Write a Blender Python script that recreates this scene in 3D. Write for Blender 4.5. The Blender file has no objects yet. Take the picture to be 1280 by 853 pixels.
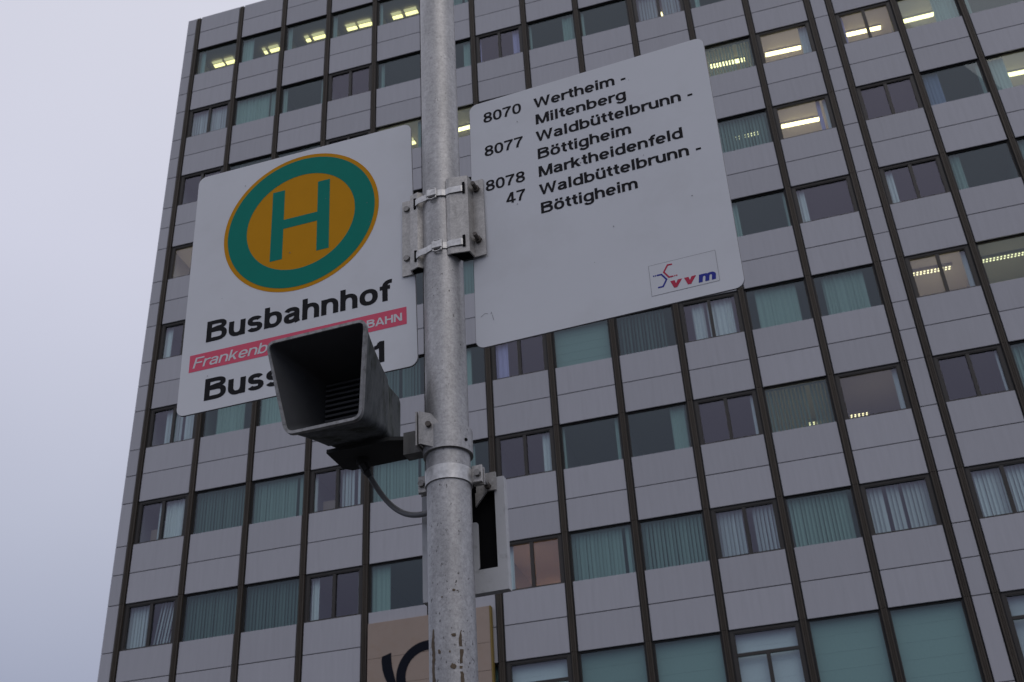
import bpy, bmesh, math, random
from mathutils import Vector, Matrix
random.seed(7)
R = math.radians
scene = bpy.context.scene
COL = scene.collection

# ------------------------------------------------------------------ camera
CAMZ = 1.6
ZT = 36.90997597 + CAMZ                      # height of the top window line of the tower
CAM = Vector((20.63842818, -30.02998034, CAMZ))
cR = Vector((0.9577956, 0.28292172, -0.05082223))
cU = Vector((0.19291649, -0.50160738, 0.8433109))
cF = Vector((-0.21309816, 0.81752391, 0.5350176))
FPX = 1466.02284                             # focal length in photo pixels (1280 wide)
cd = bpy.data.cameras.new('camera'); cam = bpy.data.objects.new('camera', cd); COL.objects.link(cam)
cam.matrix_world = Matrix(((cR.x, cU.x, -cF.x, CAM.x), (cR.y, cU.y, -cF.y, CAM.y), (cR.z, cU.z, -cF.z, CAM.z), (0, 0, 0, 1)))
cd.sensor_fit = 'HORIZONTAL'; cd.sensor_width = 36.0; cd.lens = 36.0 * FPX / 1280.0
cd.clip_start = 0.05; cd.clip_end = 3000
cd.dof.use_dof = True; cd.dof.focus_distance = 2.15; cd.dof.aperture_fstop = 20.0
scene.camera = cam

# ------------------------------------------------------------------ world: overcast dusk
w = bpy.data.worlds.new('World'); scene.world = w; w.use_nodes = True
nt = w.node_tree; nt.nodes.clear()
def N(tree, t, **kw):
    n = tree.nodes.new(t)
    for k, v in kw.items(): setattr(n, k, v)
    return n
wo = N(nt, 'ShaderNodeOutputWorld'); bg = N(nt, 'ShaderNodeBackground'); bg.inputs['Strength'].default_value = 1.0
SUN_EL, SUN_AZ = 48.0, 140.0
sky = N(nt, 'ShaderNodeTexSky', sky_type='NISHITA'); sky.sun_disc = False
sky.sun_elevation = R(SUN_EL); sky.sun_rotation = R(SUN_AZ); sky.dust_density = 4.0; sky.air_density = 1.5
skm = N(nt, 'ShaderNodeVectorMath', operation='SCALE'); skm.inputs['Scale'].default_value = 0.06
tc = N(nt, 'ShaderNodeTexCoord'); sx = N(nt, 'ShaderNodeSeparateXYZ')
ramp = N(nt, 'ShaderNodeValToRGB'); cr = ramp.color_ramp
stops = [(0.0, (.27, .30, .41)), (0.22, (.315, .345, .47)), (0.39, (.515, .54, .665)), (0.58, (.665, .675, .80)), (0.75, (.73, .735, .84)), (1.0, (.76, .76, .84))]
while len(cr.elements) < len(stops): cr.elements.new(0.5)
for el, (p, c) in zip(cr.elements, stops): el.position = p; el.color = (*c, 1)
noi = N(nt, 'ShaderNodeTexNoise'); noi.inputs['Scale'].default_value = 2.2; noi.inputs['Detail'].default_value = 4; noi.inputs['Roughness'].default_value = .45
nmr = N(nt, 'ShaderNodeMapRange'); nmr.inputs[1].default_value = .3; nmr.inputs[2].default_value = .7; nmr.inputs[3].default_value = .95; nmr.inputs[4].default_value = 1.05
scl = N(nt, 'ShaderNodeVectorMath', operation='SCALE')
mix = N(nt, 'ShaderNodeMix', data_type='RGBA'); mix.inputs['Factor'].default_value = 0.90
L = nt.links.new
L(tc.outputs['Generated'], sx.inputs[0]); L(sx.outputs['Z'], ramp.inputs['Fac'])
L(tc.outputs['Generated'], noi.inputs['Vector']); L(noi.outputs['Fac'], nmr.inputs[0])
L(ramp.outputs['Color'], scl.inputs[0]); L(nmr.outputs[0], scl.inputs['Scale'])
L(sky.outputs[0], skm.inputs[0]); L(skm.outputs[0], mix.inputs[6]); L(scl.outputs[0], mix.inputs[7])
L(mix.outputs[2], bg.inputs['Color']); L(bg.outputs[0], wo.inputs['Surface'])

# ------------------------------------------------------------------ sun behind the cloud (soft, weak: dusk)
sd = bpy.data.lights.new('sun', 'SUN'); sd.energy = 0.32; sd.angle = R(40); sd.color = (1.0, .95, .9)
sun = bpy.data.objects.new('sun', sd); COL.objects.link(sun)
el, az = R(SUN_EL), R(SUN_AZ)
sdir = Vector((math.sin(az) * math.cos(el), math.cos(az) * math.cos(el), math.sin(el)))   # towards the sun
sun.rotation_euler = sdir.to_track_quat('Z', 'Y').to_euler()

vs = scene.view_settings
vs.view_transform = 'Standard'; vs.look = 'None'; vs.exposure = 0.0; vs.gamma = 1.0; vs.use_curve_mapping = False
scene.cycles.max_bounces = 8; scene.cycles.transparent_max_bounces = 16; scene.cycles.caustics_reflective = False
scene.cycles.caustics_refractive = False; scene.cycles.sample_clamp_indirect = 4.0

# ------------------------------------------------------------------ helpers
def project(p):
    d = Vector(p) - CAM; z = d.dot(cF)
    if z <= 0.01: return (-9999, -9999)
    return (640 + FPX * d.dot(cR) / z, 426.5 - FPX * d.dot(cU) / z)
def ray(x, y):
    return (cR * ((x - 640) / FPX) - cU * ((y - 426.5) / FPX) + cF).normalized()
def on_plane_z(x, y, z):
    d = ray(x, y); return CAM + d * ((z - CAM.z) / d.z)

class MB:
    """collects shapes into one mesh"""
    def __init__(s): s.v = []; s.f = []; s.m = []; s.mi = 0
    def add(s, verts, faces):
        o = len(s.v); s.v += [tuple(x) for x in verts]
        for f in faces: s.f.append([i + o for i in f]); s.m.append(s.mi)
        return s
    def box(s, x0, x1, y0, y1, z0, z1):
        v = [(x0, y0, z0), (x1, y0, z0), (x1, y1, z0), (x0, y1, z0), (x0, y0, z1), (x1, y0, z1), (x1, y1, z1), (x0, y1, z1)]
        return s.add(v, [(0, 3, 2, 1), (4, 5, 6, 7), (0, 1, 5, 4), (1, 2, 6, 5), (2, 3, 7, 6), (3, 0, 4, 7)])
    def chbox(s, x0, x1, y0, y1, z0, z1, c):
        """box with chamfered front (low y) edges"""
        v = [(x0, y0 + c, z0), (x1, y0 + c, z0), (x1, y0 + c, z1), (x0, y0 + c, z1),
             (x0 + c, y0, z0 + c), (x1 - c, y0, z0 + c), (x1 - c, y0, z1 - c), (x0 + c, y0, z1 - c),
             (x0, y1, z0), (x1, y1, z0), (x1, y1, z1), (x0, y1, z1)]
        return s.add(v, [(4, 5, 6, 7), (0, 1, 5, 4), (1, 2, 6, 5), (2, 3, 7, 6), (3, 0, 4, 7), (8, 9, 1, 0), (9, 10, 2, 1), (10, 11, 3, 2), (11, 8, 0, 3), (11, 10, 9, 8)])
    def prism(s, poly, y0, y1):
        """polygon in x,z (counter-clockwise seen from -y) extruded along y"""
        n = len(poly); v = [(x, y0, z) for x, z in poly] + [(x, y1, z) for x, z in poly]
        f = [tuple(range(n)), tuple(range(2 * n - 1, n - 1, -1))] + [((i + 1) % n, i, i + n, (i + 1) % n + n) for i in range(n)]
        return s.add(v, f)
    def extrude_z(s, poly, z0, z1):
        n = len(poly); v = [(x, y, z0) for x, y in poly] + [(x, y, z1) for x, y in poly]
        f = [tuple(range(n - 1, -1, -1)), tuple(range(n, 2 * n))] + [(i, (i + 1) % n, (i + 1) % n + n, i + n) for i in range(n)]
        return s.add(v, f)
    def sheet(s, path, t, z0, z1):
        """bent sheet metal: path in x,y, thickness t, from z0 to z1"""
        a, b = [], []
        for i, p in enumerate(path):
            p = Vector(p); d0 = (p - Vector(path[i - 1])).normalized() if i else None
            d1 = (Vector(path[i + 1]) - p).normalized() if i < len(path) - 1 else None
            d = ((d0 or d1) + (d1 or d0)).normalized(); nrm = Vector((-d.y, d.x))
            k = t / 2 / max(.5, abs(nrm.dot(Vector((-(d1 or d0).y, (d1 or d0).x)))))
            a.append(p + nrm * k); b.append(p - nrm * k)
        for i in range(len(path) - 1):
            q = [b[i], b[i + 1], a[i + 1], a[i]]
            s.extrude_z([tuple(x) for x in q], z0, z1)
        return s
    def ring(s, cx, cy, r0, r1, z0, z1, seg=48, a0=0, a1=2 * math.pi):
        full = abs(a1 - a0 - 2 * math.pi) < 1e-6; n = seg if full else seg + 1; v = []
        for i in range(n):
            a = a0 + (a1 - a0) * i / seg; c, sn = math.cos(a), math.sin(a)
            v += [(cx + r1 * c, cy + r1 * sn, z0), (cx + r1 * c, cy + r1 * sn, z1), (cx + r0 * c, cy + r0 * sn, z1), (cx + r0 * c, cy + r0 * sn, z0)]
        f = []
        for i in range(seg):
            j = (i + 1) % n; 
            for k in range(4): f.append((i * 4 + k, j * 4 + k, j * 4 + (k + 1) % 4, i * 4 + (k + 1) % 4))
        if not full: f += [(0, 1, 2, 3), (seg * 4 + 3, seg * 4 + 2, seg * 4 + 1, seg * 4)]
        return s.add(v, f)
    def cyl(s, c, axis, r, h, seg=16, r2=None):
        c = Vector(c); ax = Vector(axis).normalized(); t = Vector((0, 0, 1)) if abs(ax.z) < .9 else Vector((1, 0, 0))
        a = ax.cross(t).normalized(); b = ax.cross(a); r2 = r if r2 is None else r2
        v = [c + a * (r * math.cos(2 * math.pi * i / seg)) + b * (r * math.sin(2 * math.pi * i / seg)) for i in range(seg)]
        v += [c + ax * h + a * (r2 * math.cos(2 * math.pi * i / seg)) + b * (r2 * math.sin(2 * math.pi * i / seg)) for i in range(seg)]
        f = [tuple(range(seg - 1, -1, -1)), tuple(range(seg, 2 * seg))] + [(i, (i + 1) % seg, (i + 1) % seg + seg, i + seg) for i in range(seg)]
        return s.add(v, f)
    def tube(s, pts, r, seg=12):
        P = [Vector(p) for p in pts]; v = []
        for i, p in enumerate(P):
            d = (P[min(i + 1, len(P) - 1)] - P[max(i - 1, 0)]).normalized()
            a = d.cross(Vector((0, 1, 0.3))).normalized(); b = d.cross(a)
            rr = r[i] if isinstance(r, (list, tuple)) else r
            v += [p + a * (rr * math.cos(2 * math.pi * k / seg)) + b * (rr * math.sin(2 * math.pi * k / seg)) for k in range(seg)]
        f = [(i * seg + k, i * seg + (k + 1) % seg, (i + 1) * seg + (k + 1) % seg, (i + 1) * seg + k) for i in range(len(P) - 1) for k in range(seg)]
        f += [tuple(range(seg - 1, -1, -1)), tuple(range((len(P) - 1) * seg, len(P) * seg))]
        return s.add(v, f)
    def mesh(s, name, mats, smooth=False):
        me = bpy.data.meshes.new(name); me.from_pydata(s.v, [], s.f)
        for m in (mats if isinstance(mats, (list, tuple)) else [mats]): me.materials.append(m)
        me.polygons.foreach_set('material_index', s.m)
        bm = bmesh.new(); bm.from_mesh(me); bmesh.ops.recalc_face_normals(bm, faces=bm.faces)
        bm.to_mesh(me); bm.free()
        if smooth:
            me.polygons.foreach_set('use_smooth', [True] * len(me.polygons)); me.set_sharp_from_angle(angle=R(35))
        me.update(); return me
def obj(name, me, parent=None, loc=None, mat=None, kind=None, label=None):
    o = bpy.data.objects.new(name, me); COL.objects.link(o)
    if parent: o.parent = parent
    if mat is not None: o.matrix_local = mat
    if loc is not None: o.location = loc
    if kind: o['kind'] = kind
    if label: o['label'] = label
    return o
def thing(name, label, cat, loc=(0, 0, 0), group=None):
    o = bpy.data.objects.new(name, None); COL.objects.link(o); o.location = loc
    o.empty_display_size = .2; o['label'] = label; o['category'] = cat
    if group: o['group'] = group
    return o

# ------------------------------------------------------------------ materials
def new_mat(name):
    m = bpy.data.materials.new(name); m.use_nodes = True; t = m.node_tree
    return m, t, t.nodes['Principled BSDF']
def weathered(name, col, rough=.5, metal=0.0, var=.08, scale=8.0, dirt=None, dirt_amt=.0, dirt_scale=3.0, dirt_from=.5, bump=0.0, bump_scale=60.0, rnd=0.0, spec=.5, stretch=None):
    """base colour broken up by noise, optional dirt patches, per-object variation and fine relief"""
    m, t, b = new_mat(name); l = t.links.new
    tc = N(t, 'ShaderNodeTexCoord'); mp = N(t, 'ShaderNodeMapping'); l(tc.outputs['Object'], mp.inputs[0])
    if stretch: mp.inputs['Scale'].default_value = stretch
    oi = N(t, 'ShaderNodeObjectInfo'); ad = N(t, 'ShaderNodeVectorMath', operation='ADD')
    sc_ = N(t, 'ShaderNodeVectorMath', operation='SCALE'); cx = N(t, 'ShaderNodeCombineXYZ')
    l(oi.outputs['Random'], cx.inputs[0]); l(oi.outputs['Random'], cx.inputs[2]); l(cx.outputs[0], sc_.inputs[0]); sc_.inputs['Scale'].default_value = 37.0
    l(mp.outputs[0], ad.inputs[0]); l(sc_.outputs[0], ad.inputs[1])
    n1 = N(t, 'ShaderNodeTexNoise'); n1.inputs['Scale'].default_value = scale; n1.inputs['Detail'].default_value = 6; n1.inputs['Roughness'].default_value = .6
    l(ad.outputs[0], n1.inputs['Vector'])
    mr = N(t, 'ShaderNodeMapRange'); mr.inputs[1].default_value = .25; mr.inputs[2].default_value = .75; mr.inputs[3].default_value = 1 - var; mr.inputs[4].default_value = 1 + var
    l(n1.outputs['Fac'], mr.inputs[0])
    rv = N(t, 'ShaderNodeMapRange'); rv.inputs[3].default_value = 1 - rnd; rv.inputs[4].default_value = 1 + rnd; l(oi.outputs['Random'], rv.inputs[0])
    mm = N(t, 'ShaderNodeMath', operation='MULTIPLY'); l(mr.outputs[0], mm.inputs[0]); l(rv.outputs[0], mm.inputs[1])
    vm = N(t, 'ShaderNodeVectorMath', operation='SCALE'); vm.inputs[0].default_value = col[:3]; l(mm.outputs[0], vm.inputs['Scale'])
    out = vm.outputs[0]
    if dirt:
        n2 = N(t, 'ShaderNodeTexNoise'); n2.inputs['Scale'].default_value = dirt_scale; n2.inputs['Detail'].default_value = 8; n2.inputs['Roughness'].default_value = .65
        l(ad.outputs[0], n2.inputs['Vector'])
        r2 = N(t, 'ShaderNodeMapRange'); r2.inputs[1].default_value = dirt_from; r2.inputs[2].default_value = dirt_from + .16; r2.inputs[3].default_value = 0; r2.inputs[4].default_value = dirt_amt
        l(n2.outputs['Fac'], r2.inputs[0])
        mx = N(t, 'ShaderNodeMix', data_type='RGBA'); mx.inputs[7].default_value = (*dirt, 1); l(r2.outputs[0], mx.inputs[0]); l(out, mx.inputs[6]); out = mx.outputs[2]
    l(out, b.inputs['Base Color']); b.inputs['Roughness'].default_value = rough; b.inputs['Metallic'].default_value = metal
    b.inputs['Specular IOR Level'].default_value = spec
    if bump:
        n3 = N(t, 'ShaderNodeTexNoise'); n3.inputs['Scale'].default_value = bump_scale; n3.inputs['Detail'].default_value = 5; l(ad.outputs[0], n3.inputs['Vector'])
        bp = N(t, 'ShaderNodeBump'); bp.inputs['Strength'].default_value = bump; bp.inputs['Distance'].default_value = .002
        l(n3.outputs['Fac'], bp.inputs['Height']); l(bp.outputs[0], b.inputs['Normal'])
    return m
def glass(name, tint, refl, base, rough=0.0):
    m = bpy.data.materials.new(name); m.use_nodes = True; t = m.node_tree; t.nodes.clear(); l = t.links.new
    o = N(t, 'ShaderNodeOutputMaterial'); mx = N(t, 'ShaderNodeMixShader'); tr = N(t, 'ShaderNodeBsdfTransparent'); gl = N(t, 'ShaderNodeBsdfGlossy')
    tr.inputs[0].default_value = (*tint, 1); gl.inputs['Color'].default_value = (*refl, 1); gl.inputs['Roughness'].default_value = rough
    lw = N(t, 'ShaderNodeLayerWeight'); lw.inputs['Blend'].default_value = .5
    pw = N(t, 'ShaderNodeMath', operation='POWER'); pw.inputs[1].default_value = 5.0; l(lw.outputs['Facing'], pw.inputs[0])
    ma = N(t, 'ShaderNodeMath', operation='MULTIPLY_ADD'); ma.inputs[1].default_value = 1 - base; ma.inputs[2].default_value = base; l(pw.outputs[0], ma.inputs[0])
    l(ma.outputs[0], mx.inputs[0]); l(tr.outputs[0], mx.inputs[1]); l(gl.outputs[0], mx.inputs[2]); l(mx.outputs[0], o.inputs[0])
    return m
def emit(name, col, strength):
    m, t, b = new_mat(name); b.inputs['Base Color'].default_value = (.8, .8, .8, 1)
    b.inputs['Emission Color'].default_value = (*col, 1); b.inputs['Emission Strength'].default_value = strength
    return m
def plain(name, col, rough=.5, metal=0.0, spec=.5, var=.04, scale=20.0, **k): return weathered(name, col, rough, metal, var=var, scale=scale, spec=spec, **k)

M = {}
M['panel'] = weathered('facade_panel_grey', (.402, .405, .438), .55, var=.045, scale=2.0, dirt=(.21, .205, .215), dirt_amt=.10, dirt_from=.52, dirt_scale=1.5, rnd=.055, stretch=(4.5, 1, .35))
M['bronze'] = weathered('bronze_anodised', (.058, .048, .037), .5, .2, var=.15, scale=3.0, rnd=.10, stretch=(8, 8, .6), spec=.3)
M['frame'] = weathered('window_frame_bronze', (.030, .026, .022), .5, .1, var=.1, scale=4.0, rnd=.08)
M['dark'] = plain('dark_gasket', (.012, .012, .012), .7)
M['ceil'] = plain('ceiling_plaster', (.50, .46, .41), .9)
M['room'] = plain('room_wall', (.30, .29, .28), .9)
M['gl_green'] = glass('green_tinted_glass', (.53, .69, .67), (.82, .93, 1.0), .075)
M['gl_clear'] = glass('bronze_coated_glass', (.80, .92, .93), (.88, .84, 1.0), .10)
M['blind'] = plain('white_blind_fabric', (.64, .67, .665), .85, spec=.2, rnd=.12)
M['blind_grey'] = plain('grey_blind_fabric', (.34, .37, .37), .85, spec=.2)
M['curtain'] = plain('white_curtain', (.66, .69, .675), .9, spec=.1, rnd=.1)
M['sheer'] = plain('lavender_curtain', (.42, .38, .62), .9, spec=.1)
M['lamp'] = emit('lamp_tube', (1.0, .78, .36), 4.2)
M['deep_fill'] = emit('deep_fill_light', (1.0, .78, .46), 24.0)
M['lamp_hall'] = emit('hall_lamp', (1.0, .76, .32), 3.0)
M['lamp_dot'] = emit('louvre_lamp', (1.0, .82, .46), 2.6)
M['lamp_dim'] = emit('lamp_reflector', (1.0, .80, .40), .8)
M['lamp_warm'] = emit('warm_lamp', (1.0, .50, .26), 30.0)
M['lamp_box'] = plain('lamp_housing', (.5, .48, .44), .6)
M['roof'] = plain('roof_bitumen', (.08, .08, .085), .9)

# ------------------------------------------------------------------ ground
gm, gt, gb = new_mat('asphalt')
tcg = N(gt, 'ShaderNodeTexCoord'); ng = N(gt, 'ShaderNodeTexNoise'); ng.inputs['Scale'].default_value = 1.3; ng.inputs['Detail'].default_value = 10
rg = N(gt, 'ShaderNodeValToRGB'); rg.color_ramp.elements[0].color = (.04, .04, .042, 1); rg.color_ramp.elements[1].color = (.075, .073, .072, 1)
gt.links.new(tcg.outputs['Object'], ng.inputs['Vector']); gt.links.new(ng.outputs['Fac'], rg.inputs[0]); gt.links.new(rg.outputs[0], gb.inputs['Base Color']); gb.inputs['Roughness'].default_value = .85
g = MB().add([(-1500, -1500, 0), (1500, -1500, 0), (1500, 1500, 0), (-1500, 1500, 0)], [(0, 1, 2, 3)])
obj('ground', g.mesh('ground', gm), kind='structure')

# ------------------------------------------------------------------ the tower
BAY = 2.0; ST = 1.70658 * BAY; HW = .73947 * BAY; JP = .47555 * BAY; MW = .05807 * BAY
NAR = .34045 * BAY; ROOF = .94747 * BAY; QJ = .49904 * BAY; EDGE = .25698 * BAY
NCOL = 18
def MX(i): return i * BAY if i < 13 else (i - 1) * BAY + NAR      # mullion axes; 12 is the narrow strip
XEND = MX(NCOL)
def T(k): return ZT - k * ST
def HWK(k): return HW if k < 8 else 2.15
def B(k): return T(k) - HWK(k)
KMAX = 9                                                          # storeys built with windows: 0..8 in view, 9.. below the picture
tower = thing('office_tower', 'tall grey panelled office tower with bronze mullions behind the bus stop signs', 'building', (10, 0, 0))
TW = Matrix.Translation((-10, 0, 0))
def tobj(name, me, x=0, y=0, z=0, parent=None, kind=None, label=None):
    o = bpy.data.objects.new(name, me); COL.objects.link(o)
    if parent: o.parent = parent; o.location = (x, y, z)
    else: o.parent = tower; o.location = (x - 10, y, z)
    if kind: o['kind'] = kind
    if label: o['label'] = label
    return o
def in_view(x0, x1, z0, z1, m=30):
    P = [project((x, 0, z)) for x in (x0, x1) for z in (z0, z1)]
    xs, ys = [p[0] for p in P], [p[1] for p in P]
    return max(xs) > -m and min(xs) < 1280 + m and max(ys) > -m and min(ys) < 853 + m

# shell: slabs, back wall, partitions, sides, roof
shell = MB()
XL = -EDGE + .012
for k in range(0, KMAX + 1):
    slab = MB().box(XL + .05, XEND, .13, 6.0, T(k) + .02, T(k) + .42)
    tobj('floor_slab', slab.mesh('floor_slab', M['ceil']))
    sp_top = ZT + ROOF - .03 if k == 0 else B(k - 1) - .012
    sp = MB().box(XL + .01, XEND, .036, .125, T(k) + .004, sp_top)
    tobj('spandrel_backing', sp.mesh('spandrel_backing', M['dark']))
bw = MB().box(XL + .05, XEND, 6.0, 6.2, 0, ZT + ROOF - .05); tobj('back_wall', bw.mesh('back_wall', M['room']))
pm = MB().box(-.04, .04, .26, 5.99, T(KMAX) - 3, ZT + .2).mesh('partition_wall', M['room'])
for i in range(0, NCOL + 1): tobj('partition_wall', pm, MX(i))
sd_ = MB().box(-EDGE + .002, -EDGE + .04, .036, 14, 0, ZT + ROOF - .004); tobj('side_wall', sd_.mesh('side_wall', M['panel']))
rf = MB().box(-EDGE + .05, XEND, .13, 14, ZT + ROOF - .06, ZT + ROOF - .03); tobj('roof', rf.mesh('roof', M['roof']))
lw_ = MB().box(-EDGE + .003, XEND, .0, 5.9, 0, T(KMAX) - .05); tobj('lower_wall', lw_.mesh('lower_wall', M['panel']))

# panels
cache = {}
def panel_mesh(wd, h):
    key = (round(wd, 4), round(h, 4))
    if key not in cache: cache[key] = MB().chbox(0, wd, 0, .034, 0, h, .006).mesh('facade_panel', M['panel'])
    return cache[key]
far = MB(); G = .0105
strips = [(-EDGE, -MW)] + [(MX(i) + MW, MX(i + 1) - MW) for i in range(NCOL)]
for si, (x0, x1) in enumerate(strips):
    thin = si == 0 or si == 13
    for k in range(-1, KMAX):
        if k == -1: rows = [(ZT + QJ + G, ZT + ROOF), (ZT, ZT + QJ - G)]
        else:
            zj = B(k) - JP
            if k == 8: zj = (B(8) + T(9)) / 2
            rows = [(zj + G, B(k)), (T(k + 1), zj - G)]
            if thin: rows = [(B(k) + G, T(k) - G)] + rows; rows[1] = (rows[1][0], B(k) - G)
            if thin: rows[2] = (T(k + 1) + G, rows[2][1])
        for z0, z1 in rows:
            if in_view(x0, x1, z0, z1):
                jx, jz = random.uniform(-.0015, .0015), random.uniform(-.0015, .0015)
                o = tobj('facade_panel', panel_mesh(x1 - x0 - .004, z1 - z0), x0 + .002, random.uniform(-.002, .002), z0)
                o.rotation_euler = (jz, 0, 0)
            else: far.chbox(x0 + .002, x1 - .002, 0, .034, z0, z1, .006)
tobj('outer_panels', far.mesh('outer_panels', M['panel']), kind='stuff')

# mullions, one piece to a storey
mcache = {}
def mullion_mesh(h):
    key = round(h, 3)
    if key not in mcache:
        m = MB(); m.box(-MW + .001, MW - .001, .05, .255, .0, h)
        m.mi = 1
        prof = [(-.075, .06), (-.075, -.028), (-.038, -.028), (-.030, -.012), (-.014, -.012), (-.008, -.028), (.008, -.028), (.014, -.012), (.030, -.012), (.038, -.028), (.075, -.028), (.075, .06)]
        m.extrude_z(prof, .004, h - .004)
        mcache[key] = m.mesh('mullion', [M['dark'], M['bronze']])
    return mcache[key]
for i in range(NCOL + 1):
    for k in range(-1, KMAX):
        z1 = ZT + ROOF - .03 if k == -1 else T(k); z0 = T(k + 1)
        tobj('mullion', mullion_mesh(z1 - z0), MX(i), 0, z0)

# windows
PAIR = {0, 3, 6, 9, 13, 16}
def wtype(k, c):
    if k == 0: return 'G'
    if c in PAIR: return 'P'
    if c == 11 and k not in (5, 8): return 'S'
    return 'G'
wcache = {}
def frame_mesh(ty, h):
    key = (ty, round(h, 3))
    if key in wcache: return wcache[key]
    w_ = BAY - 2 * MW; m = MB(); y0, y1 = .045, .125
    if ty == 'G':
        m.box(0, w_, .075, .125, -.045, -.004); m.box(0, .03, .08, .125, -h, -.045); m.box(w_ - .03, w_, .08, .125, -h, -.045); m.box(0.03, w_ - .03, .09, .125, -h, -h + .03)
    else:
        m.box(0, w_, y0, y1, -.085, -.004); m.box(0, w_, y0, y1, -h, -h + .055)
        m.box(0, .085, y0, y1, -h + .055, -.085); m.box(w_ - .085, w_, y0, y1, -h + .055, -.085)
        m.box(.085, .115, y0 + .012, y1, -h + .055, -.085); m.box(w_ - .115, w_ - .085, y0 + .012, y1, -h + .055, -.085)
        m.box(.115, w_ - .115, y0 + .012, y1, -.115, -.085)
        if ty in 'PT':
            top = -.115 if ty == 'P' else -.62
            if ty == 'T': m.box(.115, w_ - .115, y0 + .004, y1, -.70, -.62); top = -.70
            m.box(w_ / 2 - .05, w_ / 2 + .05, y0 + .003, y1, -h + .055, top)
    wcache[key] = m.mesh('window', M['frame']); return wcache[key]
def pane_mesh(x0, x1, z0, z1, mat):
    key = ('pane', round(x0, 3), round(x1, 3), round(z0, 3), round(z1, 3), mat)
    if key not in wcache: wcache[key] = MB().add([(x0, 0, z0), (x1, 0, z0), (x1, 0, z1), (x0, 0, z1)], [(0, 1, 2, 3)]).mesh('pane', M[mat])
    return wcache[key]
def blind_mesh(x0, x1, h, style, mat, t=0.0):
    """vertical slats hung behind the pane"""
    key = ('blind', round(x0, 3), round(x1, 3), style, mat, round(h, 2), round(t, 2))
    if key in wcache: return wcache[key]
    m = MB(); rnd = random.Random(int(x0 * 977 + x1 * 331 + len(style) * 57))
    if style in ('closed', 'open', 'gappy', 'tilt'):
        pitch = .105; x = x0 + .05; g = {'closed': .06, 'open': .19, 'gappy': .46, 'tilt': .5}[style]; ang = 0
        while ang < 85 and .127 * (math.cos(R(ang)) - math.sin(R(ang)) * abs(t)) > pitch * (1 - g): ang += 1
        ang *= -1 if t > 0 else 1
        while x < x1 - .02:
            a = R(ang + rnd.uniform(-7, 7)); hx, hy = .0635 * math.cos(a), .0635 * math.sin(a)
            lean = .22 if style == 'tilt' else rnd.uniform(-.006, .006); drop = rnd.uniform(0, .02)
            nz = 6
            for q in range(nz):
                za, zb = -.06 - (h + .25) * q / nz, -.06 - (h + .25 + drop) * (q + 1) / nz
                xa, xb = x - lean * q / nz, x - lean * (q + 1) / nz
                m.add([(xa - hx, .0 - hy, za), (xb - hx, -hy, zb), (xb, .008, zb), (xa, .008, za)], [(0, 1, 2, 3)])
                m.add([(xa, .008, za), (xb, .008, zb), (xb + hx, hy, zb), (xa + hx, hy, za)], [(0, 1, 2, 3)])
            x += pitch * rnd.uniform(.93, 1.07) * (1.9 if rnd.random() < .03 else 1)
        m.box(x0, x1, -.02, .02, -.06, -.02)
    elif style in ('fold', 'soft'):
        amp = .024 if style == 'fold' else .012; n = max(8, int((x1 - x0) / .02)); ph = rnd.uniform(0, 6)
        xs = [x0 + (x1 - x0) * i / n for i in range(n + 1)]
        ys = [amp * math.sin(ph + x * 52 + 1.7 * math.sin(x * 9 + ph)) + amp * .5 * math.sin(x * 23 + ph) for x in xs]
        v = [(x, y, -.02) for x, y in zip(xs, ys)] + [(x, y * 1.25, -h - .3) for x, y in zip(xs, ys)]
        m.add(v, [(i, i + n + 1, i + n + 2, i + 1) for i in range(n)])
    elif style == 'roll':
        m.box(x0, x1, 0, .004, -h - .1, -.02); m.box(x0, x1, -.03, .03, -.06, -.0)
        for q in range(1, 5): m.box(x0, x1, -.004, 0.0, -h * q / 5 - .006, -h * q / 5)
    wcache[key] = m.mesh('blind', M[mat], smooth=(style in ('fold', 'soft'))); return wcache[key]

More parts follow.
